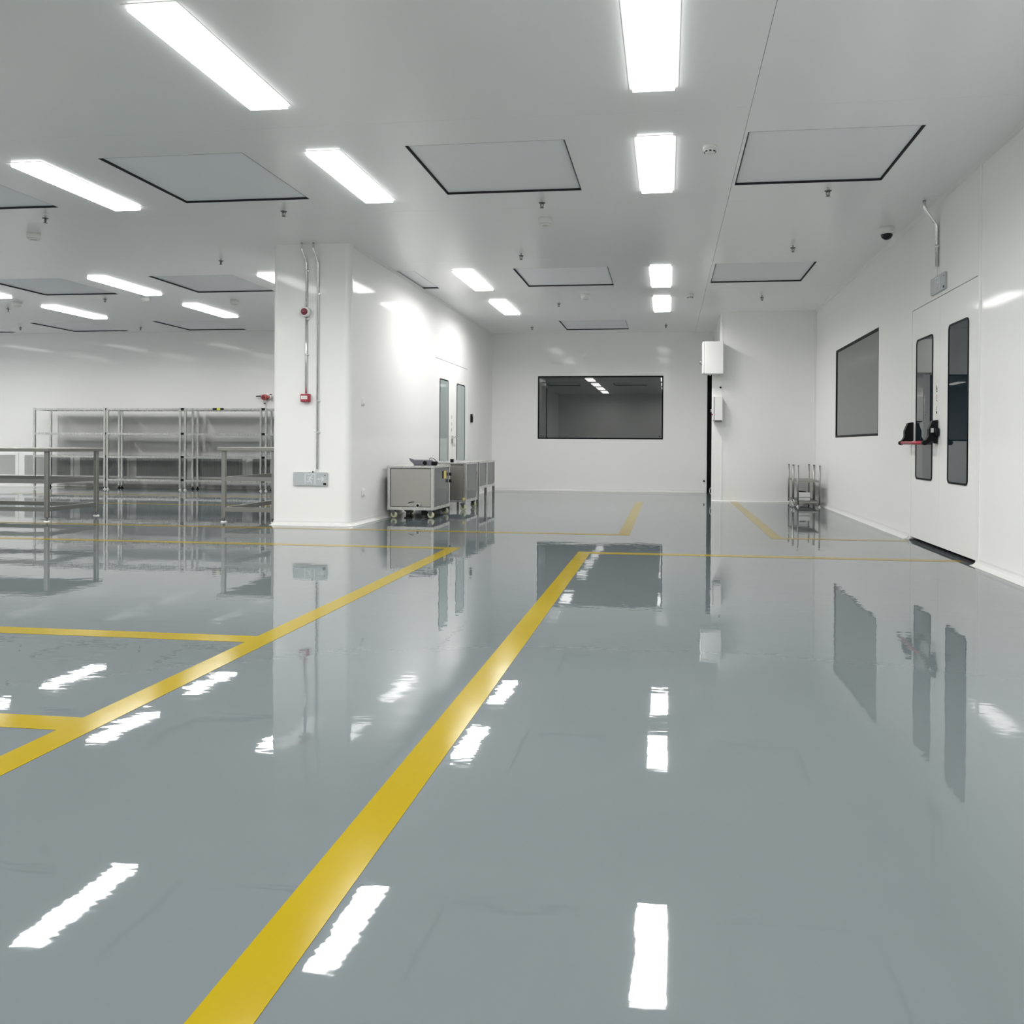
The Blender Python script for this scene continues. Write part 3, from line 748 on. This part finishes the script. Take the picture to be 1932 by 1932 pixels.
# switch plates, intercom
def plate(name, label, y, z):
    t = thing(name, label, 'switch' if 'switch' in name else 'socket', (XM, y, z))
    obj('plate', make(box, .001, .012, -.043, .043, -.043, .043, .004, 2), 'white', t)
    obj('rocker', make(box, .012, .018, -.020, .020, -.028, .028, .003, 1), 'trim', t)
plate('light_switch', 'small white switch plate at chest height beside the column', 9.20, 1.418)
plate('wall_socket', 'small white socket plate low beside the nearest cart', 9.215, .358)
t = thing('wall_intercom', 'small black intercom on the wall right of the narrow door windows', 'intercom', (XM, 14.50, 1.395))
obj('body', make(box, .001, .03, -.05, .05, -.075, .075, .006, 2), 'black', t)
obj('keypad', make(box, .03, .033, -.035, .035, -.06, .02), 'rubber', t); obj('speaker_slot', make(box, .03, .033, -.03, .03, .035, .06), 'zinc', t)

# ------------------------------------------------------------------ ceiling fittings
def sprinkler(label, x, y):
    t = thing('fire_sprinkler', label, 'sprinkler', (x, y, H), random.uniform(-.6, .6), 'pendent sprinkler heads on the ceiling')
    obj('pipe_stub', make(cyl, (0, 0, 0), (0, 0, -.028), .009, 12), 'greywhite', t)
    obj('rosette', make(lathe, [(.010, -.034), (.028, -.031), (.031, -.026), (.012, -.022)], 'Z', n=20), 'zinc', t)
    bm = new()
    for s in (-1, 1): tube(bm, [(s*.008, 0, -.034), (s*.016, 0, -.045), (s*.012, 0, -.06), (0, 0, -.070)], .0035, 6)
    obj('yoke', bm, 'zinc', t)
    obj('bulb', make(cyl, (0, 0, -.034), (0, 0, -.066), .003, 8), 'zinc', t)
    obj('deflector', make(lathe, [(.019, -.073), (.019, -.071), (.006, -.069)], 'Z', n=14), 'zinc', t)
    return t
SP = [(-1.15, 7.42, 'sprinkler head beside the nearest round ceiling sensor'), (-6.11, 7.42, 'sprinkler head at upper left below the long left light'),
      (-3.64, 7.44, 'sprinkler head above the column between two large filter panels'), (-5.39, 9.38, 'sprinkler head left of the column top in open ceiling'),
      (-1.71, 9.47, 'sprinkler head before the middle filter panel of the corridor'), (1.36, 7.33, 'largest sprinkler head, at the edge of the top right filter panel'),
      (1.37, 9.39, 'sprinkler head before the filter panel over the rack corner'), (1.38, 12.49, 'sprinkler head behind the filter panel over the rack corner'),
      (-1.70, 12.76, 'sprinkler head behind the middle filter panel, near the last lights'), (-2.54, 15.28, 'tiny sprinkler head left of the farthest filter panel'),
      (-.04, 15.22, 'tiny sprinkler head right of the farthest filter panel'), (-10.92, 12.44, 'sprinkler head near the left edge of the photo'),
      (-12.49, 14.53, 'tiny sprinkler head at far left beside the last row of filter panels'), (-8.63, 11.71, 'sprinkler head under the left bay filter panel edge'),
      (-10.11, 14.73, 'tiny sprinkler head between the last two filter panels of the left bay')]
for x, y, lb in SP:
    if SP[0][2] == lb: sp0 = sprinkler(lb, x, y)
    else: dup(sp0, (x, y, H), lb, random.uniform(-.6, .6))
t = thing('round_ceiling_sensor', 'nearest round white drum sensor under the middle of the ceiling', 'ceiling sensor', (-1.21, 8.02, H), group='round drum sensors on the ceiling')
obj('body', make(lathe, [(.066, 0), (.066, -.052), (.060, -.060)], 'Z', n=32), 'white', t)
rg = obj('ring', make(lathe, [(.052, -.0605), (.056, -.066), (.050, -.074), (.034, -.074)], 'Z', n=32), 'trim', t)
obj('centre_disc', make(lathe, [(.032, -.060), (.032, -.077), (.024, -.079)], 'Z', n=24), 'greywhite', rg)
for x, y, lb in ((-6.75, 8.03, 'round white drum sensor at upper left below the first sprinkler'), (-1.22, 12.14, 'round white drum sensor behind the middle filter panel'),
                 (-10.37, 12.0, 'round white drum sensor near the left edge beside a sprinkler'), (-7.98, 11.75, 'faint round drum sensor between two left bay lights'), (-6.75, 12.15, 'round white drum sensor right of the left bay lights')):
    dup(t, (x, y, H), lb)
t = thing('smoke_detector', 'slotted white smoke detector at top right beside the widest light', 'smoke detector', (.30, 6.22, H), group='slotted smoke detectors on the ceiling')
obj('base', make(lathe, [(.052, 0), (.054, -.022), (.048, -.030)], 'Z', n=28), 'white', t)
bm = new(); lathe(bm, [(.046, -.030), (.044, -.040), (.034, -.055), (.018, -.058)], 'Z', n=28); hd = obj('head', bm, 'white', t)
for k in range(8):
    a = 2*PI*k/8; bm = new(); box(bm, -.009, .009, -.003, .003, -.004, .004)
    bmesh.ops.rotate(bm, verts=bm.verts, matrix=Matrix.Rotation(a+PI/2, 3, 'Z')); bmesh.ops.translate(bm, verts=bm.verts, vec=(.0415*math.cos(a), .0415*math.sin(a), -.045))
    obj('slot', bm, 'gap', hd)
dup(t, (.32, 12.3, H), 'slotted smoke detector right of the smallest light, far down the ceiling')
t = thing('dome_camera', 'white dome security camera with black dome near the right wall', 'camera', (2.20, 8.72, H))
obj('housing', make(lathe, [(.070, 0), (.078, -.008), (.080, -.055), (.074, -.068), (.060, -.072)], 'Z', n=36), 'white', t)
bm = new(); lathe(bm, [(.058*math.cos(a), -.072-.055*math.sin(a)) for a in [PI/2*k/8*.97 for k in range(9)]], 'Z', n=32); obj('dome', bm, mat('black_dome', (.004, .005, .01), .05), t)
